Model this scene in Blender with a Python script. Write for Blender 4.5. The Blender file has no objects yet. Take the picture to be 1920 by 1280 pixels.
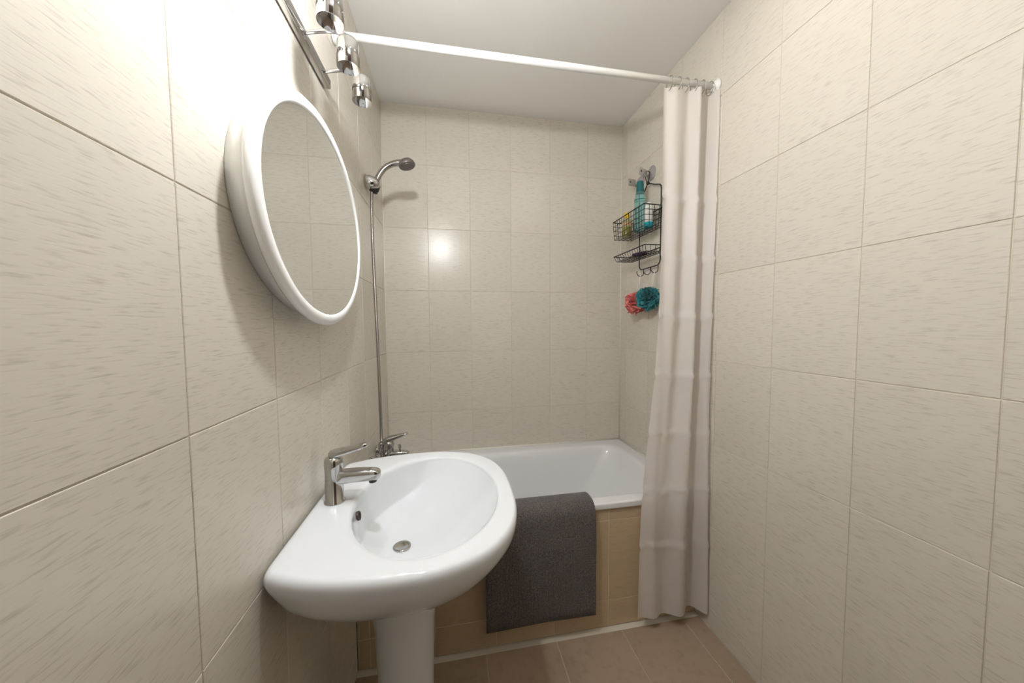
import bpy, bmesh, math, random
from mathutils import Vector, Matrix
random.seed(7)
S = bpy.context.scene
COL = S.collection
PI = math.pi
L = 1.487            # inside width of the bathroom (left wall x=0, right wall x=L), back wall y=0
CEIL = 2.62
FRONT = -2.55

# ------------------------------------------------------------------ camera, world, exposure
cam_data = bpy.data.cameras.new('camera')
cam = bpy.data.objects.new('camera', cam_data)
COL.objects.link(cam)
r = Vector((0.98405, -0.17780, -0.00669)); f = Vector((0.17763, 0.98279, -0.05061))
r.normalize(); f.normalize(); u = r.cross(f); u.normalize(); f = u.cross(r)
cam.matrix_world = Matrix(((r.x, u.x, -f.x, 0.3817), (r.y, u.y, -f.y, -2.0582),
                           (r.z, u.z, -f.z, 1.3481), (0, 0, 0, 1)))
cam_data.sensor_fit = 'HORIZONTAL'; cam_data.sensor_width = 36
cam_data.lens = 624.2 / 1920 * 36
cam_data.clip_start = 0.02
S.camera = cam
w = bpy.data.worlds.new('world'); S.world = w; w.use_nodes = True
w.node_tree.nodes['Background'].inputs[0].default_value = (0.9, 0.95, 1, 1)
w.node_tree.nodes['Background'].inputs[1].default_value = 0.0
S.view_settings.view_transform = 'Standard'
S.view_settings.look = 'None'
S.view_settings.exposure = 0.89
S.view_settings.gamma = 1
S.view_settings.use_curve_mapping = False
BULB = 400.0          # emission of the mirror lamp bulb
SPOT = 62.0           # emission of the ceiling spots

# ------------------------------------------------------------------ materials
def mat(name, col, rough=0.5, metal=0.0, **kw):
    m = bpy.data.materials.new(name); m.use_nodes = True
    b = m.node_tree.nodes['Principled BSDF']
    b.inputs['Base Color'].default_value = (*col, 1)
    b.inputs['Roughness'].default_value = rough
    b.inputs['Metallic'].default_value = metal
    for k, v in kw.items():
        b.inputs[k.replace('_', ' ')].default_value = v
    return m

def node(m, t, **kw):
    n = m.node_tree.nodes.new(t)
    for k, v in kw.items(): setattr(n, k, v)
    return n

def tile_mat(name, base, dark, rough=0.2, streak=0.5):
    m = mat(name, base, rough)
    nt = m.node_tree; b = nt.nodes['Principled BSDF']; lk = nt.links.new
    b.inputs['Specular IOR Level'].default_value = 0.42
    geo = node(m, 'ShaderNodeNewGeometry'); info = node(m, 'ShaderNodeObjectInfo')
    off = node(m, 'ShaderNodeVectorMath', operation='SCALE'); off.inputs[0].default_value = (13, 17, 5)
    lk(info.outputs['Random'], off.inputs['Scale'])
    add = node(m, 'ShaderNodeVectorMath', operation='ADD')
    lk(geo.outputs['Position'], add.inputs[0]); lk(off.outputs[0], add.inputs[1])
    mp = node(m, 'ShaderNodeMapping'); mp.inputs['Scale'].default_value = (30, 30, 330)
    lk(add.outputs[0], mp.inputs['Vector'])
    n1 = node(m, 'ShaderNodeTexNoise'); n1.inputs['Scale'].default_value = 1.0
    n1.inputs['Detail'].default_value = 3; lk(mp.outputs[0], n1.inputs['Vector'])
    rp = node(m, 'ShaderNodeValToRGB')
    rp.color_ramp.elements[0].position = 0.27; rp.color_ramp.elements[0].color = (1, 1, 1, 1)
    rp.color_ramp.elements[1].position = 0.47; rp.color_ramp.elements[1].color = (0, 0, 0, 1)
    lk(n1.outputs['Fac'], rp.inputs[0])
    sc = node(m, 'ShaderNodeMath', operation='MULTIPLY'); sc.inputs[1].default_value = streak
    lk(rp.outputs[0], sc.inputs[0])
    mx = node(m, 'ShaderNodeMixRGB'); mx.inputs[1].default_value = (*base, 1); mx.inputs[2].default_value = (*dark, 1)
    lk(sc.outputs[0], mx.inputs[0])
    hsv = node(m, 'ShaderNodeHueSaturation')
    mr = node(m, 'ShaderNodeMapRange'); mr.inputs['To Min'].default_value = 0.97; mr.inputs['To Max'].default_value = 1.03
    lk(info.outputs['Random'], mr.inputs[0]); lk(mr.outputs[0], hsv.inputs['Value'])
    lk(mx.outputs[0], hsv.inputs['Color']); lk(hsv.outputs[0], b.inputs['Base Color'])
    bp = node(m, 'ShaderNodeBump'); bp.inputs['Strength'].default_value = 0.12; bp.inputs['Distance'].default_value = 0.001
    lk(n1.outputs['Fac'], bp.inputs['Height']); lk(bp.outputs[0], b.inputs['Normal'])
    return m

def noise_bump(m, scale, strength, dist=0.001, detail=2, mapping=None):
    nt = m.node_tree; b = nt.nodes['Principled BSDF']
    tc = node(m, 'ShaderNodeTexCoord'); n = node(m, 'ShaderNodeTexNoise')
    n.inputs['Scale'].default_value = scale; n.inputs['Detail'].default_value = detail
    src = tc.outputs['Object']
    if mapping:
        mp = node(m, 'ShaderNodeMapping'); mp.inputs['Scale'].default_value = mapping
        nt.links.new(src, mp.inputs[0]); src = mp.outputs[0]
    nt.links.new(src, n.inputs['Vector'])
    bp = node(m, 'ShaderNodeBump'); bp.inputs['Strength'].default_value = strength; bp.inputs['Distance'].default_value = dist
    nt.links.new(n.outputs['Fac'], bp.inputs['Height']); nt.links.new(bp.outputs[0], b.inputs['Normal'])
    return n

M = {}
M['tile'] = tile_mat('wall_tile_cream', (0.68, 0.632, 0.548), (0.34, 0.30, 0.24), 0.25, 0.42)
M['panel_tile'] = tile_mat('panel_tile_tan', (0.56, 0.43, 0.28), (0.40, 0.29, 0.18), 0.25, 0.4)
M['floor_tile'] = tile_mat('floor_tile_brown', (0.36, 0.27, 0.19), (0.24, 0.17, 0.11), 0.35, 0.4)
M['grout'] = mat('grout_beige', (0.66, 0.60, 0.50), 0.85); noise_bump(M['grout'], 400, 0.2)
M['panel_grout'] = mat('grout_pale', (0.74, 0.63, 0.47), 0.85); noise_bump(M['panel_grout'], 400, 0.2)
M['silicone'] = mat('silicone_white', (0.80, 0.77, 0.68), 0.35)
M['ceiling'] = mat('ceiling_paint', (0.82, 0.80, 0.76), 0.9); noise_bump(M['ceiling'], 120, 0.1)
M['ceramic'] = mat('white_ceramic', (0.70, 0.715, 0.73), 0.06, 0, Coat_Weight=0.4, Coat_Roughness=0.03)
M['enamel'] = mat('white_enamel', (0.80, 0.80, 0.80), 0.06, 0, Coat_Weight=0.3, Coat_Roughness=0.05)
M['chrome'] = mat('chrome', (0.52, 0.51, 0.50), 0.08, 1.0)
M['satin'] = mat('satin_chrome', (0.38, 0.365, 0.35), 0.16, 1.0)
M['hose'] = mat('hose_steel', (0.40, 0.38, 0.36), 0.22, 1.0)
M['grey_plastic'] = mat('shower_head_grey', (0.17, 0.15, 0.135), 0.3, 0.4)
M['nozzle'] = mat('nozzle_rubber', (0.16, 0.15, 0.13), 0.5)
M['black_plastic'] = mat('black_plastic', (0.012, 0.012, 0.012), 0.35)
M['black_wire'] = mat('black_wire', (0.008, 0.007, 0.007), 0.5)
M['dark_hole'] = mat('dark_hole', (0.05, 0.035, 0.03), 0.5)
M['mirror'] = mat('mirror_glass', (0.85, 0.87, 0.87), 0.01, 1.0)
M['white_frame'] = mat('white_lacquer', (0.88, 0.88, 0.86), 0.2)
M['cup'] = mat('suction_cup_clear', (0.58, 0.55, 0.54), 0.18, 0, Transmission_Weight=0.45, IOR=1.4)
M['cup_tab'] = mat('suction_tab_grey', (0.42, 0.39, 0.36), 0.3, 0.1)
M['steel'] = mat('brushed_steel', (0.45, 0.44, 0.44), 0.25, 1.0)
M['teal_plastic'] = mat('teal_clear_plastic', (0.42, 0.78, 0.77), 0.08, 0, Transmission_Weight=0.8, IOR=1.3)
M['teal_cap'] = mat('dark_teal_cap', (0.004, 0.125, 0.14), 0.2)
M['yellow_cap'] = mat('yellow_cap', (0.85, 0.55, 0.02), 0.3)
M['yellow_body'] = mat('yellowish_plastic', (0.72, 0.68, 0.40), 0.2, 0, Transmission_Weight=0.35, IOR=1.3)
M['olive_liquid'] = mat('olive_liquid', (0.42, 0.40, 0.10), 0.2, 0, Transmission_Weight=0.3, IOR=1.3)
M['orange_print'] = mat('orange_print', (0.72, 0.42, 0.20), 0.4)
M['white_plastic'] = mat('white_plastic', (0.78, 0.78, 0.75), 0.3)
M['turquoise'] = mat('turquoise_plastic', (0.0, 0.36, 0.45), 0.25)
M['purple'] = mat('dark_purple', (0.045, 0.018, 0.06), 0.5); noise_bump(M['purple'], 90, 0.3)
M['cord'] = mat('white_cord', (0.85, 0.83, 0.79), 0.7)

def net_mat(name, col):
    m = mat(name, col, 0.5, 0, Sheen_Weight=0.3)
    nt = m.node_tree; b = nt.nodes['Principled BSDF']; out = nt.nodes['Material Output']
    tr = node(m, 'ShaderNodeBsdfTranslucent'); tr.inputs['Color'].default_value = (*col, 1)
    mx = node(m, 'ShaderNodeMixShader'); mx.inputs[0].default_value = 0.2
    nt.links.new(b.outputs[0], mx.inputs[1]); nt.links.new(tr.outputs[0], mx.inputs[2]); nt.links.new(mx.outputs[0], out.inputs[0])
    noise_bump(m, 500, 0.3)
    return m
M['pink_net'] = net_mat('coral_netting', (0.86, 0.28, 0.25))
M['teal_net'] = net_mat('teal_netting', (0.04, 0.29, 0.32))

m = mat('curtain_fabric', (0.86, 0.81, 0.78), 0.45)
nt = m.node_tree; b = nt.nodes['Principled BSDF']
tr = node(m, 'ShaderNodeBsdfTranslucent'); tr.inputs['Color'].default_value = (0.86, 0.80, 0.76, 1)
mx = node(m, 'ShaderNodeMixShader'); mx.inputs[0].default_value = 0.4
nt.links.new(b.outputs[0], mx.inputs[1]); nt.links.new(tr.outputs[0], mx.inputs[2])
nt.links.new(mx.outputs[0], nt.nodes['Material Output'].inputs[0])
noise_bump(m, 30, 0.15, 0.003)
M['curtain'] = m

m = mat('mat_terry', (0.105, 0.093, 0.088), 0.95, 0, Sheen_Weight=0.15)
nt = m.node_tree; b = nt.nodes['Principled BSDF']
tc = node(m, 'ShaderNodeTexCoord')
v = node(m, 'ShaderNodeTexVoronoi'); v.inputs['Scale'].default_value = 330
nt.links.new(tc.outputs['Object'], v.inputs['Vector'])
wv = node(m, 'ShaderNodeTexWave'); wv.bands_direction = 'X'; wv.inputs['Scale'].default_value = 55
wv.inputs['Distortion'].default_value = 1.0
nt.links.new(tc.outputs['Object'], wv.inputs['Vector'])
ad = node(m, 'ShaderNodeMath', operation='ADD'); nt.links.new(v.outputs['Distance'], ad.inputs[0]); nt.links.new(wv.outputs['Fac'], ad.inputs[1])
bp = node(m, 'ShaderNodeBump'); bp.inputs['Strength'].default_value = 0.7; bp.inputs['Distance'].default_value = 0.003
nt.links.new(ad.outputs[0], bp.inputs['Height']); nt.links.new(bp.outputs[0], b.inputs['Normal'])
nz = node(m, 'ShaderNodeTexNoise'); nz.inputs['Scale'].default_value = 260; nt.links.new(tc.outputs['Object'], nz.inputs['Vector'])
rp = node(m, 'ShaderNodeValToRGB'); rp.color_ramp.elements[0].position = 0.35; rp.color_ramp.elements[1].position = 0.68
rp.color_ramp.elements[0].color = (0.066, 0.054, 0.049, 1); rp.color_ramp.elements[1].color = (0.175, 0.155, 0.143, 1)
nt.links.new(nz.outputs['Fac'], rp.inputs[0]); nt.links.new(rp.outputs[0], b.inputs['Base Color'])
M['mat'] = m

def emit(name, col, strength):
    m = bpy.data.materials.new(name); m.use_nodes = True
    b = m.node_tree.nodes['Principled BSDF']
    b.inputs['Base Color'].default_value = (0.9, 0.9, 0.9, 1)
    b.inputs['Emission Color'].default_value = (*col, 1)
    b.inputs['Emission Strength'].default_value = strength
    return m
M['bulb'] = emit('lit_bulb', (0.95, 0.97, 1.0), BULB)
M['spot_bulb'] = emit('lit_mirror_bulb', (0.93, 0.97, 1.0), 230.0)
M['spot'] = emit('lit_spot', (1.0, 0.95, 0.87), SPOT)

# ------------------------------------------------------------------ helpers
def obj(name, bm, material, parent=None, smooth=True, subsurf=0, label=None, recalc=True):
    if recalc: bmesh.ops.recalc_face_normals(bm, faces=bm.faces)
    me = bpy.data.meshes.new(name); bm.to_mesh(me); bm.free()
    me.materials.append(M[material] if isinstance(material, str) else material)
    if smooth:
        for p in me.polygons: p.use_smooth = True
    o = bpy.data.objects.new(name, me); COL.objects.link(o)
    if parent: o.parent = parent
    if subsurf:
        s = o.modifiers.new('Subdivision', 'SUBSURF'); s.levels = subsurf; s.render_levels = subsurf
    if label: o['label'] = label
    return o

def loc_child(o, parent):
    """parent keeps world geometry: meshes are written in world space, so move them into the empty's frame"""
    o.parent = parent
    o.matrix_parent_inverse = Matrix.Translation(-Vector(parent.location))
    return o

def tag(o, label, cat, group=None):
    o['label'] = label; o['category'] = cat
    if group: o['group'] = group
    return o

def thing(name, label, cat, loc=(0, 0, 0), group=None):
    o = bpy.data.objects.new(name, None); COL.objects.link(o); o.location = loc
    o.empty_display_size = 0.05
    return tag(o, label, cat, group)

def part(name, bm, material, parent, **kw):
    o = obj(name, bm, material, None, **kw)
    p = Vector((0, 0, 0)); q = parent
    while q is not None:
        p += Vector(q.location); q = q.parent
    o.parent = parent
    o.data.transform(Matrix.Translation(-p))
    return o

def loops_mesh(loops, close_first=False, close_last=False, cyclic=True, bm=None):
    bm = bm or bmesh.new()
    vl = [[bm.verts.new(p) for p in lp] for lp in loops]
    n = len(vl[0])
    for a, c in zip(vl, vl[1:]):
        for i in range(n if cyclic else n - 1):
            j = (i + 1) % n
            bm.faces.new((a[i], a[j], c[j], c[i]))
    for flag, lp in ((close_first, vl[0]), (close_last, vl[-1])):
        if flag: bm.faces.new(lp)
    return bm

def tube(pts, rad, n=8, bm=None, cyclic=False, caps=True):
    """swept round tube along points; rad a number or a list"""
    bm = bm or bmesh.new()
    pts = [Vector(p) for p in pts]; N = len(pts)
    rad = rad if isinstance(rad, (list, tuple)) else [rad] * N
    rings = []; prev = None
    for i, p in enumerate(pts):
        if cyclic: t = pts[(i + 1) % N] - pts[i - 1]
        else: t = pts[min(i + 1, N - 1)] - pts[max(i - 1, 0)]
        t.normalize()
        if prev is None:
            a = Vector((0, 0, 1)) if abs(t.z) < 0.9 else Vector((1, 0, 0))
            x = t.cross(a).normalized()
        else:
            x = (prev - t * prev.dot(t)).normalized()
        prev = x; y = t.cross(x)
        rings.append([bm.verts.new(p + (x * math.cos(2 * PI * k / n) + y * math.sin(2 * PI * k / n)) * rad[i]) for k in range(n)])
    R = rings + ([rings[0]] if cyclic else [])
    for a, c in zip(R, R[1:]):
        for k in range(n):
            bm.faces.new((a[k], a[(k + 1) % n], c[(k + 1) % n], c[k]))
    if caps and not cyclic:
        bm.faces.new(rings[0][::-1]); bm.faces.new(rings[-1])
    return bm

def lathe(profile, origin, axis=(0, 0, 1), n=24, bm=None, sx=1.0, sy=1.0, caps=True):
    """profile: list of (radius, height along axis)"""
    bm = bm or bmesh.new()
    a = Vector(axis).normalized(); o = Vector(origin)
    h = Vector((0, 0, 1)) if abs(a.z) < 0.9 else Vector((1, 0, 0))
    x = h.cross(a).normalized(); y = a.cross(x)
    rings = [[bm.verts.new(o + a * z + (x * math.cos(2 * PI * k / n) * sx + y * math.sin(2 * PI * k / n) * sy) * rr) for k in range(n)] for rr, z in profile]
    for p, q in zip(rings, rings[1:]):
        for k in range(n):
            bm.faces.new((p[k], p[(k + 1) % n], q[(k + 1) % n], q[k]))
    if caps:
        bm.faces.new(rings[0][::-1]); bm.faces.new(rings[-1])
    return bm

def smooth_path(pts, n=12):
    pts = [Vector(p) for p in pts]; P = [pts[0]] + pts + [pts[-1]]; out = []
    for i in range(1, len(P) - 2):
        p0, p1, p2, p3 = P[i - 1:i + 3]
        for k in range(n):
            t = k / n
            out.append(0.5 * ((2 * p1) + (p2 - p0) * t + (2 * p0 - 5 * p1 + 4 * p2 - p3) * t * t + (3 * p1 - p0 - 3 * p2 + p3) * t ** 3))
    out.append(pts[-1]); return out

def rbox(x0, x1, y0, y1, z0, z1, bev=0.004, seg=2, bm=None):
    bm2 = bmesh.new()
    bmesh.ops.create_cube(bm2, size=1)
    for v in bm2.verts:
        v.co = Vector(((x0 + x1) / 2 + v.co.x * (x1 - x0), (y0 + y1) / 2 + v.co.y * (y1 - y0), (z0 + z1) / 2 + v.co.z * (z1 - z0)))
    if bev: bmesh.ops.bevel(bm2, geom=bm2.edges[:], offset=bev, segments=seg, affect='EDGES', profile=0.5)
    if bm is None: return bm2
    me = bpy.data.meshes.new('tmp'); bm2.to_mesh(me); bm2.free(); bm.from_mesh(me); bpy.data.meshes.remove(me)
    return bm

def rrect(x0, x1, y0, y1, rad, z, n=8):
    out = []
    for cx, cy, a0 in ((x1 - rad, y1 - rad, 0), (x0 + rad, y1 - rad, 90), (x0 + rad, y0 + rad, 180), (x1 - rad, y0 + rad, 270)):
        for k in range(n + 1):
            a = math.radians(a0 + 90 * k / n)
            out.append((cx + rad * math.cos(a), cy + rad * math.sin(a), z))
    return out

def lerp(tab, t):
    for (a, va), (b_, vb) in zip(tab, tab[1:]):
        if (a <= t <= b_) or (a >= t >= b_):
            return va + (vb - va) * (t - a) / (b_ - a)
    return tab[0][1] if abs(t - tab[0][0]) < abs(t - tab[-1][0]) else tab[-1][1]

# ------------------------------------------------------------------ structure
def struct(name, bm, material):
    o = obj(name, bm, material, smooth=False); o['kind'] = 'structure'; return o

GAP = 0.0019          # recess of the joints behind the tile faces
def slab(x0, x1, y0, y1, z0, z1):
    return rbox(x0, x1, y0, y1, z0, z1, 0)
wall_back = struct('wall_back', slab(-0.1, L + 0.1, GAP, 0.1, 0, CEIL), 'grout')
wall_left = struct('wall_left', slab(-0.1, -GAP, FRONT, GAP, 0, CEIL), 'grout')
wall_right = struct('wall_right', slab(L + GAP, L + 0.1, FRONT, GAP, 0, CEIL), 'grout')
wall_front = struct('wall_front', slab(-0.1, L + 0.1, FRONT - 0.1, FRONT, 0, CEIL), 'ceiling')
floor = struct('floor', slab(-0.1, L + 0.1, FRONT - 0.1, 0.1, -0.1, -GAP), 'grout')
ceiling = struct('ceiling', slab(-0.1, L + 0.1, FRONT - 0.1, 0.1, CEIL, CEIL + 0.1), 'ceiling')

M['added_door_wood'] = mat('added_door_wood', (0.10, 0.055, 0.032), 0.4); noise_bump(M['added_door_wood'], 6, 0.15, 0.002, 4, (12, 12, 1))
added_door = struct('added_door_1', rbox(.42, 1.16, FRONT + .004, FRONT + .040, .006, 2.0, .003), 'added_door_wood')  # unseen door, invented to give the chrome dark reflections and cut the fill
for z0, z1 in ((.15, .85), (1.0, 1.85)):
    part('added_door_panel', rbox(.53, 1.05, FRONT + .036, FRONT + .048, z0, z1, .006), 'added_door_wood', added_door)
part('added_door_frame', rbox(1.165, 1.225, FRONT + .001, FRONT + .05, 0.001, 2.06, .003, bm=rbox(.355, .415, FRONT + .001, FRONT + .05, 0.001, 2.06, .003, bm=rbox(.356, 1.224, FRONT + .001, FRONT + .0495, 2.004, 2.061, .003))), 'added_door_wood', added_door)
part('added_door_handle', tube(smooth_path([(.49, FRONT + .04, 1.0), (.49, FRONT + .085, 1.0), (.51, FRONT + .092, 1.0), (.60, FRONT + .092, 1.0)], 6), .009, 10), 'chrome', added_door)

tile_cache = {}
def tile_mesh(wd, ht, material, joint=0.0021, bev=0.0009):
    key = (round(wd, 4), round(ht, 4), material)
    if key in tile_cache: return tile_cache[key]
    bm = bmesh.new()
    hw, hh = (wd - joint) / 2, (ht - joint) / 2
    A = [bm.verts.new((x, 0, z)) for x, z in ((-hw + bev, -hh + bev), (hw - bev, -hh + bev), (hw - bev, hh - bev), (-hw + bev, hh - bev))]
    B = [bm.verts.new((x, bev, z)) for x, z in ((-hw, -hh), (hw, -hh), (hw, hh), (-hw, hh))]
    C_ = [bm.verts.new((x, GAP + 0.0004, z)) for x, z in ((-hw, -hh), (hw, -hh), (hw, hh), (-hw, hh))]
    bm.faces.new(A)
    for i in range(4):
        j = (i + 1) % 4
        bm.faces.new((A[i], B[i], B[j], A[j])); bm.faces.new((B[i], C_[i], C_[j], B[j]))
    bm.faces.new(C_[::-1])
    bmesh.ops.recalc_face_normals(bm, faces=bm.faces)
    me = bpy.data.meshes.new('tile'); bm.to_mesh(me); bm.free(); me.materials.append(M[material])
    tile_cache[key] = me
    return me

def lay(parent, us, vs, place, material, rot, skip=None):
    for a, c in zip(us, us[1:]):
        for p, q in zip(vs, vs[1:]):
            if skip and skip(a, c, p, q): continue
            o = bpy.data.objects.new('tile', tile_mesh(abs(c - a), abs(q - p), material))
            COL.objects.link(o); o.parent = parent
            pos = Vector(place((a + c) / 2, (p + q) / 2))
            pos += Vector((random.uniform(-1, 1), random.uniform(-1, 1), random.uniform(-1, 1))) * 0.0003
            o.location = pos
            o.rotation_euler = (rot[0], rot[1], rot[2] + random.uniform(-1, 1) * 0.0012)

rows = [0.0, 0.093, 0.458, 0.823, 1.188, 1.553, 1.918, 2.284, CEIL]
cols_back = [0, .2505, .5005, .7505, 1.0005, 1.2505, L]
lay(wall_back, cols_back, rows[2:], lambda a, z: (a, 0, z), 'tile', (0, 0, 0))
cols_left = [0] + [-.25 * k for k in range(1, 11)] + [FRONT]
lay(wall_left, cols_left, rows, lambda y, z: (0, y, z), 'tile', (0, 0, PI / 2),
    skip=lambda a, c, p, q: q < 0.5 and a > -0.74)
cols_right = [0, -.072] + [-.072 - .25 * k for k in range(1, 10)] + [FRONT]
lay(wall_right, cols_right, rows, lambda y, z: (L, y, z), 'tile', (0, 0, -PI / 2),
    skip=lambda a, c, p, q: q < 0.5 and a > -0.74)
fx = [0, .2, .5, .8, 1.1, 1.4, L]; fy = [-.76, -1.06, -1.36, -1.66, -1.96, -2.26, FRONT]
lay(floor, fx, fy, lambda a, y: (a, y, 0), 'floor_tile', (-PI / 2, 0, 0))

# white sealant beads: right corner, left corner, along the bathtub
def bead(name, pts, rad=0.004):
    o = obj(name, tube(pts, rad, 6), 'silicone'); o['kind'] = 'structure'
bead('trim_1', [(L - .001, -.001, .573), (L - .001, -.001, CEIL)], 0.0028)
bead('trim_2', [(.001, -.001, .573), (.001, -.001, CEIL)], 0.0026)
bead('trim_3', [(0.002, -.002, .5725), (L - .002, -.002, .5725)], 0.005)
bead('trim_4', [(L - .002, -.002, .5725), (L - .002, -.735, .5725)], 0.005)
bead('trim_5', [(.002, -.002, .5725), (.002, -.735, .5725)], 0.005)

# ------------------------------------------------------------------ bathtub
tub = thing('bathtub', 'white enamel bathtub built in along the tiled back wall', 'bathtub', (0.74, -0.37, 0.0))
lp = []
def T(x0, x1, y0, y1, rad, z): lp.append(rrect(x0, x1, y0, y1, rad, z, 8))
T(.003, L - .003, -.722, -.003, .006, .541)
T(.003, L - .003, -.744, -.003, .008, .541)
T(.003, L - .003, -.7455, -.003, .008, .546)
T(.003, L - .003, -.7455, -.003, .008, .562)
T(.003, L - .003, -.7452, -.003, .008, .567)
T(.004, L - .004, -.743, -.004, .008, .5695)
T(.006, L - .006, -.739, -.006, .010, .571)
T(.012, L - .012, -.732, -.012, .02, .5712)
T(.045, L - .045, -.700, -.045, .06, .571)
T(.070, L - .068, -.684, -.080, .09, .570)
T(.080, L - .082, -.677, -.092, .10, .564)
T(.088, L - .094, -.670, -.102, .105, .545)
T(.100, L - .125, -.660, -.115, .12, .48)
T(.115, L - .190, -.645, -.130, .13, .37)
T(.130, L - .260, -.628, -.145, .14, .26)
T(.150, L - .330, -.605, -.165, .14, .195)
T(.190, L - .400, -.565, -.205, .13, .170)
T(.300, L - .520, -.480, -.290, .09, .162)
bm = loops_mesh(lp, close_last=True)
part('shell', bm, 'enamel', tub, subsurf=1)
bm = lathe([(.026, 0), (.026, .003), (.020, .004), (.012, .003)], (.34, -.385, .1605), n=20)
part('drain', bm, 'chrome', tub)
bm = lathe([(.030, 0), (.030, .006), (.024, .010), (.010, .011)], (.1005, -.385, .44), axis=(1, 0, .2), n=20)
part('overflow_cover', bm, 'chrome', tub)

panel = part('panel', rbox(.001, L - .001, -.733, -.70, 0.001, .540, 0), 'panel_grout', tub, smooth=False, label='tan tiled front panel')
pc = [0.001, .048, .298, .548, .798, 1.048, 1.298, L - .001]; pz = [0.0, .122, .487, .540]
for a, c in zip(pc, pc[1:]):
    for p, q in zip(pz, pz[1:]):
        o = bpy.data.objects.new('tile', tile_mesh(c - a, q - p, 'panel_tile', 0.003))
        COL.objects.link(o); o.parent = panel
        o.location = Vector(((a + c) / 2, -.7346, (p + q) / 2)) - Vector(tub.location)

# ------------------------------------------------------------------ washbasin
BX, BY, RIM = .31, -1.085, .862
half = [(.002, .268), (.043, .287), (.09, .305), (.162, .320), (.24, .3275), (.315, .3275), (.37, .318), (.441, .290),
        (.488, .250), (.522, .201), (.542, .143), (.552, .081), (.555, 0)]
hp = smooth_path([(x, y, 0) for x, y in half], 8)
poly = [(.002, 0)] + [(p.x, p.y) for p in hp]
def outer_r(a):
    """distance from basin centre to outline at angle a (symmetric in y)"""
    a = abs((a + PI) % (2 * PI) - PI); dx, dy = math.cos(a), math.sin(a); best = None
    for (x0, y0), (x1, y1) in zip(poly, poly[1:]):
        ex, ey = x1 - x0, y1 - y0; px, py = x0 - BX, y0
        den = dx * ey - dy * ex
        if abs(den) < 1e-9: continue
        t = (px * ey - py * ex) / den; s = (px * dy - py * dx) / den
        if t > 0 and -1e-6 <= s <= 1 + 1e-6: best = t if best is None else max(best, t)
    return best if best else .245
NA = 96
ang = [2 * PI * k / NA + 1e-4 for k in range(NA)]
RO = [outer_r(a) for a in ang]
def inner(a, s, shift=0.0, ax=.198, ay=.268):
    return Vector((BX + shift + ax * s * math.cos(a), BY + ay * s * math.sin(a), 0))
def ol(s, z, sx=0.0):
    out = []
    for a, rr in zip(ang, RO):
        out.append((max(.002, BX + sx + rr * s * math.cos(a)), BY + rr * s * math.sin(a), z))
    return out
def il(s, z, shift):
    return [(*inner(a, s, shift)[:2], z) for a in ang]
def mixl(t, z):
    A = ol(.955, z); B = il(1.045, z, 0)
    return [(a[0] + (b_[0] - a[0]) * t, a[1] + (b_[1] - a[1]) * t, z) for a, b_ in zip(A, B)]
def backness(a): return (lambda q: q * q * (3 - 2 * q))(min(1, max(0, (.30 - math.cos(a)) / .95)))
def lip(s_, z0, drop, shift=0):
    return [(*inner(a, s_, shift)[:2], z0 - drop * (.18 + .82 * backness(a))) for a in ang]
lp = [ol(.30, .655, -.07), ol(.52, .668, -.055), ol(.74, .705, -.035), ol(.88, .755, -.015), ol(.955, .800), ol(.992, .826), ol(1.0, .842),
      ol(.997, .852), ol(.985, .859), ol(.968, .8625), mixl(0, .863), mixl(.35, .8625), mixl(.7, .862), mixl(1, .861),
      lip(1.012, .860, .004), lip(.997, .859, .010)]
for rho in (.990, .980, .968, .955, .94, .925, .91, .895, .88, .86, .83, .79, .74, .67, .58, .48, .37, .25, .14, .08):
    ring = []
    for a in ang:
        wgt = backness(a); t = min(1, (1 - rho) / .125)
        db = .086 * (1 - (1 - t) ** 1.35) + .048 * (1 - rho ** 2.2)      # back: straight steep side, then a shallow floor
        df = .134 * (1 - rho ** 2.6) + .0155 * (1 - rho) * rho           # front: one gentle curve
        q = inner(a, rho, -(1 - rho) * .072)
        ring.append((q.x, q.y, RIM - .004 - .012 * (.18 + .82 * wgt * rho + .4 * (1 - rho)) - wgt * db - (1 - wgt) * df))
    lp.append(ring)
basin = thing('washbasin', 'white ceramic washbasin with rounded front mounted on the left wall', 'washbasin', (BX, BY, 0.0))
part('bowl', loops_mesh(lp, close_first=True, close_last=True), 'ceramic', basin, subsurf=1)
ovf = lathe([(.0125, -.004), (.0125, .0015), (.0105, .0022), (.0095, -.002), (.0, -.003)], (.1215, -1.102, .824), axis=(.97, 0, .2), n=20, sx=1, sy=1, caps=False)
part('overflow_hole', ovf, 'dark_hole', basin, label='dark oval overflow hole')
part('drain', lathe([(.025, 0), (.025, .002), (.021, .0035), (.016, .001), (.0, .0015)], (BX - .078, BY - .012, .7180), n=24, caps=False), 'chrome', basin)
ped = [(.105, 0), (.103, .02), (.085, .08), (.078, .30), (.084, .50), (.100, .62), (.112, .672)]
part('pedestal', lathe(ped, (.235, BY, 0.0), n=32), 'ceramic', basin)

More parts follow.
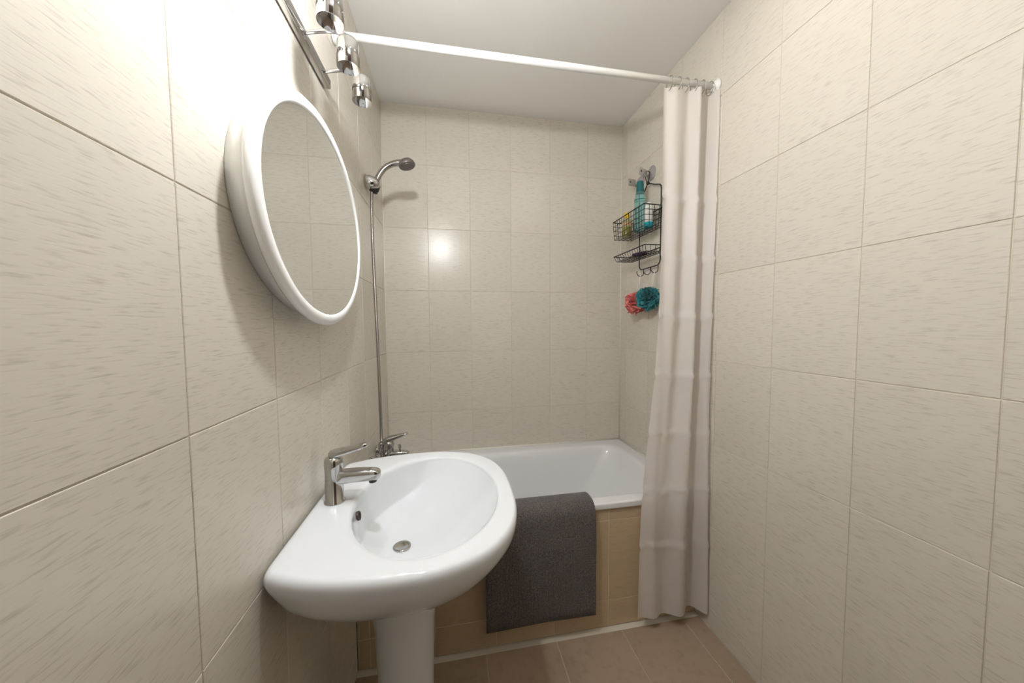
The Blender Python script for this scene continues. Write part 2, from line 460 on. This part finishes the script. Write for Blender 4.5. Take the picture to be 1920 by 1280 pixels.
# basin mixer tap
tap = thing('basin_faucet', 'chrome single lever faucet on the back ledge of the white washbasin', 'faucet', (.055, BY, .861))
part('body', lathe([(.027, 0), (.027, .004), (.0235, .007), (.0225, .085), (.0235, .10), (.0235, .118), (.020, .126), (.012, .130)], (.055, BY, .8615), n=28), 'chrome', tap)
def section_sweep(stations, n=16):
    """stations: (centre, half width along y, half height, tilt angle in xz)"""
    lps = []
    for (cx, cy, cz), hw, hh, t in stations:
        lpp = []
        for k in range(n):
            a = 2 * PI * k / n; e = 0.55
            c, s = math.cos(a), math.sin(a)
            yy = hw * math.copysign(abs(c) ** e, c); zz = hh * math.copysign(abs(s) ** e, s)
            lpp.append((cx - zz * math.sin(t), cy + yy, cz + zz * math.cos(t)))
        lps.append(lpp)
    return loops_mesh(lps, True, True)
bm = section_sweep([((.050, BY, .930), .0195, .0185, 0), ((.08, BY, .932), .0195, .0185, 0), ((.12, BY, .9325), .0185, .0175, 0),
                    ((.155, BY, .932), .0175, .0165, 0), ((.168, BY, .931), .0165, .015, 0), ((.175, BY, .930), .0135, .011, 0), ((.1775, BY, .9295), .007, .005, 0)])
part('spout', bm, 'chrome', tap, subsurf=1)
part('aerator', lathe([(.0105, .006), (.0105, -.0035), (.0085, -.004), (.008, -.001), (0, -.001)], (.156, BY, .9125), n=20, caps=False), 'black_plastic', tap)
bm = section_sweep([((.040, BY, .994), .020, .012, .1), ((.075, BY, 1.000), .017, .0105, .28), ((.105, BY, 1.007), .0145, .0090, .30),
                    ((.132, BY, 1.0140), .0130, .0078, .30), ((.143, BY, 1.017), .011, .0062, .30), ((.1485, BY, 1.0185), .005, .003, .3)])
part('lever', bm, 'chrome', tap, subsurf=1)

# ------------------------------------------------------------------ mirror and mirror lamp on the left wall
mir = thing('mirror', 'oval mirror with white rim on the left tiled wall above washbasin', 'mirror', (.03, BY, 1.62))
MA, MB = .338, .27
def ell(a, b_, x, n=72): return [(x, BY + a * math.cos(2 * PI * k / n), 1.62 + b_ * math.sin(2 * PI * k / n)) for k in range(n)]
part('backing', loops_mesh([ell(MA - .03, MB - .03, .001), ell(MA - .03, MB - .03, .040)], True, True), 'white_frame', mir)
part('rim', loops_mesh([ell(MA - .026, MB - .026, .040), ell(MA - .006, MB - .006, .040), ell(MA, MB, .046), ell(MA, MB, .054), ell(MA - .005, MB - .005, .060),
                        ell(MA - .024, MB - .024, .061), ell(MA - .028, MB - .028, .058), ell(MA - .028, MB - .028, .0405)]), 'white_frame', mir)
part('glass', loops_mesh([ell(MA - .0282, MB - .0282, .041), ell(MA - .0282, MB - .0282, .0575)], True, True), 'mirror', mir, smooth=False)

LY = -1.45
lamp = thing('wall_lamp', 'chrome arm lamp with one lit bulb on left wall beside the oval mirror', 'lamp', (0, LY, 2.12))
part('wall_plate', lathe([(.045, .001), (.045, .010), (.036, .018), (.010, .020)], (0, LY, 2.12), axis=(1, 0, 0), n=28), 'chrome', lamp)
part('arm', tube(smooth_path([(.016, LY, 2.12), (.10, LY, 2.160), (.20, LY, 2.198), (.255, LY, 2.200), (.275, LY, 2.192)], 6), .008, 10), 'chrome', lamp)
sk = part('socket', lathe([(.012, .010), (.022, .002), (.023, -.024), (.019, -.026)], (.280, LY, 2.184), n=20), 'chrome', lamp)
part('bulb', lathe([(.013, -.025), (.016, -.032), (.026, -.045), (.030, -.060), (.0275, -.076), (.018, -.089), (.004, -.093)], (.280, LY, 2.184), n=20), 'bulb', sk)

ml = thing('mirror_lamp', 'chrome lamp bar with three small downward spotlights above the oval mirror', 'lamp', (0, BY, 2.09))
part('bar', rbox(.001, .022, BY - .19, BY + .19, 2.085, 2.115, .004), 'chrome', ml)
for k in (-1, 0, 1):
    y = BY + .135 * k
    part('arm', tube(smooth_path([(.020, y, 2.10), (.08, y, 2.112), (.118, y, 2.108), (.125, y, 2.094)], 6), .005, 8), 'chrome', ml)
    sk = part('shade', lathe([(.006, .045), (.022, .040), (.027, .030), (.0285, -.030), (.0275, -.0305), (.026, .028), (.015, .034), (.004, .035)], (.125, y, 2.055), n=24, caps=False), 'chrome', ml)
    part('bulb', lathe([(.005, .030), (.016, .022), (.019, .012), (.014, .004), (.004, .001)], (.125, y, 2.055), n=18), 'spot_bulb', sk)

for i, (x, y, lb) in enumerate(((1.16, -1.24, 'round recessed ceiling spotlight nearest the bathtub'), (.75, -1.95, 'added round recessed ceiling spotlight in the middle of the room, farther from the bathtub'))):  # the farther spot is added, to brighten the room from the camera side
    cl = thing('ceiling_light', lb, 'light', (x, y, CEIL), 'recessed ceiling spotlights')
    part('trim_ring', lathe([(.040, -.001), (.046, -.001), (.046, -.006), (.041, -.008), (.034, -.006), (.034, -.001)], (x, y, CEIL), n=28, caps=False), 'chrome', cl)
    part('lens', lathe([(.034, -.001), (.034, -.004), (.02, -.006), (.004, -.0065)], (x, y, CEIL), n=24), 'spot', cl)

# ------------------------------------------------------------------ hand shower, holder, hose, bath mixer (left wall)
SY = -.385
hold = thing('shower_holder', 'chrome domed wall bracket holding the hand shower on left wall', 'holder', (0, SY, 2.005))
part('bracket', lathe([(.0315, .001), (.0320, .006), (.0312, .022), (.0275, .040), (.0205, .055), (.012, .063), (.003, .066)], (0, SY - .012, 2.009), axis=(1, 0, -.12), n=32), 'chrome', hold)
part('clamp', lathe([(.012, -.031), (.020, -.028), (.0225, -.010), (.0205, .010), (.0135, .020)], (.040, SY + .004, 1.996), axis=(.42, 0, .9), n=24), 'black_plastic', hold, label='black clamp ring')
sh = thing('hand_shower', 'grey and chrome hand shower with curved handle in the wall holder', 'hand shower', (.04, SY, 2.0))
path = smooth_path([(.030, SY, 1.975), (.044, SY, 2.012), (.060, SY, 2.048), (.084, SY, 2.080), (.112, SY, 2.099), (.140, SY, 2.109), (.163, SY, 2.112)], 7)
nP = len(path)
part('handle', tube(path, [.0142 - .0020 * math.sin(PI * i / nP) + .001 * (i / nP) for i in range(nP)], 18), 'satin', sh)
ax = Vector((.27, -.06, -.95)).normalized()
hc = Vector((.184, SY, 2.108))
hd = part('head', lathe([(.004, -.021), (.018, -.0195), (.029, -.014), (.036, -.005), (.0385, .004), (.0375, .011), (.034, .0135)], hc, axis=ax, n=36), 'grey_plastic', sh)
part('spray_face', lathe([(.0335, .0132), (.030, .0152), (.012, .0165), (.002, .0165)], hc, axis=ax, n=32), 'grey_plastic', hd)
bm = bmesh.new(); h0 = Vector((1, 0, 0)); xx = (h0 - ax * h0.dot(ax)).normalized(); yy = ax.cross(xx)
for rr, cnt in ((.008, 6), (.016, 12), (.024, 18), (.0305, 24)):
    for k in range(cnt):
        a = 2 * PI * k / cnt
        lathe([(.0013, 0), (.0011, .0028)], hc + ax * (.0148 if rr > .02 else .0158) + (xx * math.cos(a) + yy * math.sin(a)) * rr, axis=ax, n=6, bm=bm)
o = part('nozzles', bm, 'nozzle', hd); o['kind'] = 'stuff'
bm = smooth_path([(.032, SY, 1.978), (.024, SY, 1.95), (.0225, SY, 1.76), (.027, SY, 1.52), (.033, SY, 1.25), (.037, SY, .99), (.0385, SY - .002, .80), (.038, SY - .004, .772)], 110)
n_ = len(bm)
hose = obj('shower_hose', tube(bm, [.0070 + .0009 * math.sin(i * PI / 1.5) for i in range(n_)], 10), 'hose')
tag(hose, 'ribbed metal shower hose hanging down the left wall to the mixer', 'hose')

MY = -.385; MZ = .712
mix = thing('bath_mixer', 'chrome bath mixer faucet with lever on left wall behind the washbasin', 'faucet', (0, MY, MZ))
for dy in (-.082, .075):
    part('wall_flange', lathe([(.031, .0012), (.031, .004), (.024, .012), (.016, .020), (.015, .046)], (0, MY + dy, MZ + .002), axis=(1, 0, 0), n=24), 'chrome', mix)
part('body', tube([(.052, MY - .088, MZ), (.052, MY - .05, MZ), (.052, MY, MZ), (.052, MY + .05, MZ), (.052, MY + .088, MZ)], [.018, .0205, .0225, .0205, .018], 22), 'chrome', mix)
part('cartridge', lathe([(.0255, -.005), (.0260, .045), (.0255, .066), (.021, .078), (.008, .080)], (.064, MY, MZ), axis=(.12, 0, 1), n=26), 'chrome', mix)
bm = section_sweep([((.040, MY, MZ + .070), .020, .010, .3), ((.050, MY, MZ + .074), .0245, .0165, .3), ((.075, MY, MZ + .083), .0235, .0160, .30), ((.105, MY, MZ + .0945), .019, .0100, .28),
                    ((.135, MY, MZ + .1025), .016, .0062, .25), ((.156, MY, MZ + .107), .0135, .0042, .22), ((.165, MY, MZ + .109), .008, .002, .2)])
part('lever', bm, 'chrome', mix, subsurf=1)
bm = section_sweep([((.060, MY, MZ + .010), .024, .017, 0), ((.09, MY, MZ + .014), .024, .014, 0), ((.125, MY, MZ + .014), .023, .012, 0), ((.155, MY, MZ + .012), .020, .0095, 0), ((.167, MY, MZ + .010), .013, .006, 0)])
sp = part('spout', bm, 'chrome', mix, subsurf=1)
part('diverter_knob', lathe([(.0035, 0), (.0035, .014), (.0068, .015), (.0072, .032), (.0055, .034)], (.123, MY, MZ + .022), n=16), 'chrome', sp)
part('hose_nut', lathe([(.0125, 0), (.0135, .005), (.0135, .020), (.0115, .024), (.0115, .040), (.0135, .043), (.0135, .056), (.009, .060)], (.038, MY - .004, MZ + .014), n=10), 'chrome', mix)

# ------------------------------------------------------------------ bath mat over the bathtub rim
def mat_profile():
    prof = [(-.640, .500), (-.648, .535), (-.655, .560), (-.668, .578), (-.690, .5835), (-.715, .584), (-.737, .582), (-.753, .572), (-.762, .555), (-.7655, .53)]
    z = .50
    while z > .09: prof.append((-.766 - .004 * math.sin((.53 - z) * 7), z)); z -= .03
    return prof
prof = mat_profile()
NXM = 40; X0, X1 = .50, .968
def mat_pt(i, j, off):
    t = i / NXM; y, z = prof[j]
    y0, z0 = prof[max(j - 1, 0)]; y1, z1 = prof[min(j + 1, len(prof) - 1)]
    ty, tz = y1 - y0, z1 - z0; l = math.hypot(ty, tz); ny, nz = tz / l, -ty / l
    x = X0 + (X1 - X0) * t
    d = max(0.0, (.55 - z)) if y < -.74 else 0.0
    wave = .007 * math.sin(2.2 * t + 5.5 * d - .4) * min(1, d * 7) if d else 0
    rise = .0
    return Vector((x, y - abs(wave) - ny * 0 + (-ny) * 0 + off * -abs(ny) * (1 if y < -.70 else -1 if j < 4 else 0), z + off * abs(nz) + rise))
top = [[mat_pt(i, j, .011) for i in range(NXM + 1)] for j in range(len(prof))]
bot = [[mat_pt(i, j, .0015) for i in range(NXM + 1)] for j in range(len(prof))]
lp = []
for a, c in zip(top, bot):
    lp.append(a + c[::-1])
bm = loops_mesh(lp, True, True)
bmesh.ops.triangulate(bm, faces=[f_ for f_ in bm.faces if len(f_.verts) > 4])
bmat = obj('bath_mat', bm, 'mat')
tag(bmat, 'dark grey terry bath mat draped over the front rim of the bathtub', 'bath mat')

# ------------------------------------------------------------------ shower curtain and rod
CY = -.790
rod = thing('curtain_rod', 'white shower curtain rod spanning the room above the bathtub front', 'curtain rod', (.74, CY, 2.335))
part('pole', tube([(.004, CY, 2.335), (L - .004, CY, 2.335)], .0125, 16), 'white_frame', rod)
for xx0, dx in ((.0015, 1), (L - .0015, -1)):
    part('end_cap', lathe([(.028, 0), (.028, .006), (.018, .012), (.0145, .022)], (xx0, CY, 2.335), axis=(dx, 0, 0), n=20), 'white_frame', rod)
edge = [(2.35, 1.253), (2.1, 1.249), (1.8, 1.247), (1.455, 1.238), (1.135, 1.221), (.82, 1.189), (.58, 1.169), (.385, 1.163), (.05, 1.16)]
cur = thing('shower_curtain', 'off-white fabric shower curtain gathered at the right end of the bathtub', 'curtain', (1.33, CY, 0.06))
NS, NZ = 90, 150
creases = [1.86, 1.615, 1.372, 1.122, .872, .622, .375]
lp = []
for j in range(NZ + 1):
    z = 2.310 - (2.310 - .06) * j / NZ
    ex = lerp(edge, z); row = []
    for i in range(NS + 1):
        s = i / NS
        amp = .005 + .022 * max(0, min(1, (s - .25) * 2.2))
        x = ex + (L - .012 - ex) * s + .006 * math.sin(9 * s + 2 * z)
        y = CY + amp * math.sin(2 * PI * (2.6 * s) + .4 * math.sin(2.1 * z) + .9) + .004 * math.sin(23 * s + 3 * z)
        for zc in creases:
            q = (z - zc - .012 * math.sin(PI * min(s * 3.2, 1)) - .006 * math.sin(14 * s)) / .009
            if abs(q) < 4: y -= .0085 * math.exp(-q * q) ; 
            q2 = (z - zc) / .06
            y += .002 * math.exp(-q2 * q2) * math.sin(q2 * 3)
        row.append((x, y, z))
    lp.append(row)
bm = loops_mesh(lp, cyclic=False)
part('fabric', bm, 'curtain', cur)
for k in range(6):
    x = 1.27 + .037 * k
    bm = tube([(x, CY + .021 * math.cos(2 * PI * a / 20), 2.325 + .026 * math.sin(2 * PI * a / 20)) for a in range(20)], .0018, 6, cyclic=True)
    part('ring', bm, 'chrome', cur)

# ------------------------------------------------------------------ hanging wire caddy on the right wall
def helper_arc(c, r0, a0, a1, n, plane='yz'):
    out = []
    for k in range(n + 1):
        a = math.radians(a0 + (a1 - a0) * k / n)
        if plane == 'yz': out.append(Vector((c[0], c[1] + r0 * math.cos(a), c[2] + r0 * math.sin(a))))
        else: out.append(Vector((c[0] + r0 * math.cos(a), c[1], c[2] + r0 * math.sin(a))))
    return out
KX = 1.468
YL, YR = -.252, -.452; YC = -.345
cad = thing('shower_caddy', 'black wire two-tier caddy hanging from suction cup on right wall', 'caddy', (KX, YC, 1.66))
# frame: hanging loop, knot, shoulders, two uprights, bottom bar
bm = bmesh.new()
lft = [(KX - .010, YC, 2.122), (KX, YC + .045, 2.098), (KX, YL - .012, 2.078), (KX, YL - .002, 2.066), (KX, YL, 2.05), (KX, YL, 1.9), (KX, YL, 1.70)]
lft = [Vector(p) for p in lft] + helper_arc((KX, YL - .03, 1.69), .03, 0, -90, 6)
rgt = [(KX - .010, YC, 2.122), (KX, YC - .045, 2.098), (KX, YR + .012, 2.078), (KX, YR + .002, 2.066), (KX, YR, 2.05), (KX, YR, 1.9), (KX, YR, 1.70)]
rgt = [Vector(p) for p in rgt] + helper_arc((KX, YR + .03, 1.69), .03, 180, 270, 6)
tube(lft, .0031, 8, bm); tube(rgt, .0031, 8, bm); tube([lft[-1], rgt[-1]], .0031, 8, bm)
part('frame', bm, 'black_wire', cad)
lpth = smooth_path([(KX - .010, YC + .002, 2.120), (KX - .012, YC + .016, 2.145), (KX - .012, YC + .018, 2.168), (KX - .012, YC, 2.186), (KX - .012, YC - .018, 2.168), (KX - .012, YC - .016, 2.145), (KX - .010, YC - .002, 2.120)], 6)
part('hanging_loop', tube(lpth, .0022, 8), 'black_wire', cad)
part('knot', lathe([(.002, -.010), (.008, -.006), (.0095, 0), (.008, .006), (.002, .010)], (KX - .010, YC, 2.122), n=12), 'black_wire', cad)
FX = 1.347
def wire_basket(y0, y1, zt, zb, x0, x1, inset, nlong, nshort, hrows, name, thick=.0015, back_low=0.0):
    bm = bmesh.new()
    def ring(x0_, x1_, y0_, y1_, z, rad, zback=0.0):
        pts = [(x0_, y0_, z), (x1_, y0_, z - zback), (x1_, y1_, z - zback), (x0_, y1_, z)]
        for a, c in zip(pts, pts[1:] + pts[:1]): tube([a, c], rad, 6, bm)
    ring(x0, x1, y0, y1, zt, .0029, back_low)
    for h in range(1, hrows + 1):
        t = h / hrows; z = zt + (zb - zt) * t; i_ = inset * t
        ring(x0 + i_, x1 - i_ * .3, y0 + i_ if y0 < y1 else y0 - i_, y1 - i_ if y0 < y1 else y1 + i_, z, thick)
    sg = 1 if y0 < y1 else -1
    for k in range(nlong + 1):       # U wires across the short direction
        y = y0 + (y1 - y0) * k / nlong; yb = y0 + sg * inset + (y1 - y0 - 2 * sg * inset) * k / nlong
        tube([(x0, y, zt), (x0 + inset, yb, zb), (x1 - inset * .3, yb, zb), (x1, y, zt - back_low)], thick, 6, bm)
    for k in range(nshort + 1):      # U wires along the long direction
        x = x0 + (x1 - x0) * k / nshort; xb = x0 + inset + (x1 - x0 - 1.3 * inset) * k / nshort
        tube([(x, y0, zt - back_low * k / nshort), (xb, y0 + sg * inset, zb), (xb, y1 - sg * inset, zb), (x, y1, zt - back_low * k / nshort)], thick, 6, bm)
    return part(name, bm, 'black_wire', cad, smooth=True)
wire_basket(-.490, -.162, 1.955, 1.850, FX, KX - .003, .006, 13, 4, 4, 'basket', back_low=.004)
wire_basket(-.505, -.175, 1.748, 1.718, FX, KX - .003, .012, 13, 4, 1, 'tray', back_low=0)
for y in (-.298, -.366, -.434):
    pts = [Vector((KX, y, 1.661)), Vector((KX, y, 1.645))] + helper_arc((KX - .021, y, 1.640), .021, 0, -200, 14, 'xz')
    part('hook', tube(pts, .0021, 8), 'black_wire', cad)

# suction hooks
def suction(y, z, label, tilt):
    s = thing('suction_hook', label, 'suction hook', (L, y, z), 'suction cup hooks on the right wall')
    part('cup', lathe([(.039, .0008), (.039, .003), (.034, .006), (.022, .012), (.012, .017), (.010, .022)], (L, y, z), axis=(-1, 0, 0), n=30), 'cup', s)
    part('hub', lathe([(.013, .016), (.013, .028), (.010, .032)], (L, y, z), axis=(-1, 0, 0), n=16), 'cup_tab', s)
    bm = rbox(-.028, .026, -.0035, .0035, -.020, .020, .0030, 2)
    bm.transform(Matrix.Translation((L - .052, y + .004, z + .004)) @ Matrix.Rotation(tilt, 4, 'Y') @ Matrix.Rotation(.25, 4, 'Z'))
    tb = part('lever_tab', bm, 'cup_tab', s)
    bm = lathe([(.0045, 0), (.0045, .001)], (0, 0, 0), axis=(0, -1, 0), n=14, sy=1.4)
    bm.transform(Matrix.Translation((L - .052, y + .004, z + .004)) @ Matrix.Rotation(tilt, 4, 'Y') @ Matrix.Rotation(.25, 4, 'Z') @ Matrix.Translation((-.015, -.0032, 0)))
    part('tab_hole', bm, 'black_plastic', tb)  # flat black disc stands in for the dark hole in the tab
    pts = [Vector((L - .020, y, z - .004)), Vector((L - .026, y, z - .012))] + helper_arc((L - .026, y, z - .006), .014, -90, -180, 6, 'xz')
    part('peg', tube(pts, .003, 8), 'steel', s)
suction(-.335, 2.181, 'clear suction cup hook carrying the loop of the black wire caddy', .22)
suction(-.222, 2.172, 'clear suction cup hook behind the teal bottle, nearest the back wall', -.06)

# ------------------------------------------------------------------ bottles in the basket
def bottle(name, label, cat, x, y, z, body, bmat_, cap, cmat, sx=1, sy=1, group=None):
    t = thing(name, label, cat, (x, y, z), group)
    part('body', lathe(body, (x, y, z), n=28, sx=sx, sy=sy), bmat_, t)
    part('cap', lathe(cap, (x, y, z), n=24, sx=sx, sy=sy), cmat, t)
    return t
ZB = 1.8530
t = bottle('shampoo_bottle', 'tall translucent teal bottle with dark teal cap in caddy basket', 'bottle', 1.408, -.350, ZB,
       [(.006, 0), (.026, .001), (.029, .006), (.0295, .06), (.0295, .140), (.0285, .172), (.025, .195), (.021, .212), (.0165, .220)], 'teal_plastic',
       [(.0195, .203), (.0208, .210), (.0190, .263), (.017, .270), (.006, .272)], 'teal_cap')
part('seam', lathe([(.0298, .168), (.0303, .170), (.0298, .172)], (1.408, -.350, ZB), n=28, caps=False), 'teal_cap', t)
t = bottle('shower_gel_bottle', 'small yellowish bottle with yellow cap at far end of caddy basket', 'bottle', 1.408, -.212, ZB,
       [(.006, 0), (.024, .001), (.026, .005), (.0265, .05), (.0262, .085), (.022, .105), (.014, .116), (.012, .120)], 'yellow_body',
       [(.0135, .116), (.0155, .118), (.0155, .140), (.012, .148), (.004, .150)], 'yellow_cap')
part('liquid_band', lathe([(.0263, .006), (.0268, .010), (.0270, .058), (.0266, .062)], (1.408, -.212, ZB), n=28, caps=False), 'olive_liquid', t, label='olive green lower half')
part('sticker', lathe([(.0268, .070), (.0270, .072), (.0268, .084), (.0262, .086)], (1.408, -.212, ZB), n=28, caps=False), 'orange_print', t, label='orange printed band')
bottle('lotion_tube', 'white tube standing on its turquoise cap in the caddy basket', 'bottle', 1.412, -.428, ZB,
       [(.0205, .028), (.0222, .034), (.0215, .075), (.018, .110), (.012, .130), (.004, .134)], 'white_plastic',
       [(.008, 0), (.0215, .001), (.0225, .004), (.0222, .026), (.020, .030)], 'turquoise')
bm = rbox(-.020, .020, -.042, .042, 0, .020, .009, 3)
bm.transform(Matrix.Translation((1.405, -.360, 1.7200)) @ Matrix.Rotation(.3, 4, 'Z'))
o = obj('soap_bar', bm, 'purple'); tag(o, 'dark purple soap bar lying in the lower wire tray', 'soap')

# ------------------------------------------------------------------ bath puffs
def puff(name, label, c, rad, net, hook_pt, seed):
    rnd = random.Random(seed)
    t = thing(name, label, 'bath puff', c)
    bm = bmesh.new(); c = Vector(c)
    for k in range(13):
        d = Vector((rnd.gauss(0, 1), rnd.gauss(0, 1), rnd.gauss(0, 1))).normalized()
        h = Vector((0, 0, 1)) if abs(d.z) < .8 else Vector((1, 0, 0))
        x = d.cross(h).normalized(); y = d.cross(x)
        fr = rnd.randint(5, 7); ph = rnd.uniform(0, 6); ph2 = rnd.uniform(0, 6); offd = rnd.uniform(-.5, .5) * rad
        sc = math.sqrt(max(.3, 1 - (offd / rad) ** 2)); N = 96; rings = []
        for rr, amp in ((.25, .05), (.50, .20), (.75, .36), (.95, .46), (1.08, .48)):
            ring = []
            for i in range(N):
                a = 2 * PI * i / N
                wob = 1 + (.10 * math.sin(2 * a + ph2) + .08 * math.sin(fr * 1.0 * a + ph2)) * rr
                aa = a + .16 * rr * math.sin(2 * (fr * a + ph))
                p = c + d * (offd + rad * amp * math.sin(fr * a + ph)) + (x * math.cos(aa) + y * math.sin(aa)) * rad * sc * rr * wob * .97
                v_ = p - c
                if v_.length > rad * 1.0: p = c + v_ * ((rad + .7 * (v_.length - rad)) / v_.length)
                ring.append(bm.verts.new(p))
            rings.append(ring)
        for a_, b2 in zip(rings, rings[1:]):
            for i in range(N):
                j = (i + 1) % N
                bm.faces.new((a_[i], a_[j], b2[j], b2[i]))
    o = part('netting', bm, net, t, recalc=False)
    hx = Vector(hook_pt); bm = bmesh.new()
    for s in (-1, 1):
        tube(smooth_path([c + Vector((0, .004 * s, rad * .5)), c.lerp(hx, .55) + Vector((.0, .008 * s, 0)), hx + Vector((0, .003 * s, .001))], 6), .0013, 6, bm)
    tube([hx + Vector((0, .003, .001)), hx + Vector((0, 0, .003)), hx + Vector((0, -.003, .001))], .0013, 6, bm)
    part('cord', bm, 'cord', t)
puff('bath_puff', 'coral pink net bath puff hanging by white cord from caddy hook', (1.427, -.290, 1.468), .056, 'pink_net', (KX - .021, -.298, 1.6215), 3)
puff('bath_puff', 'teal net bath puff hanging beside the shower curtain', (1.424, -.418, 1.484), .057, 'teal_net', (KX - .021, -.434, 1.6215), 9)
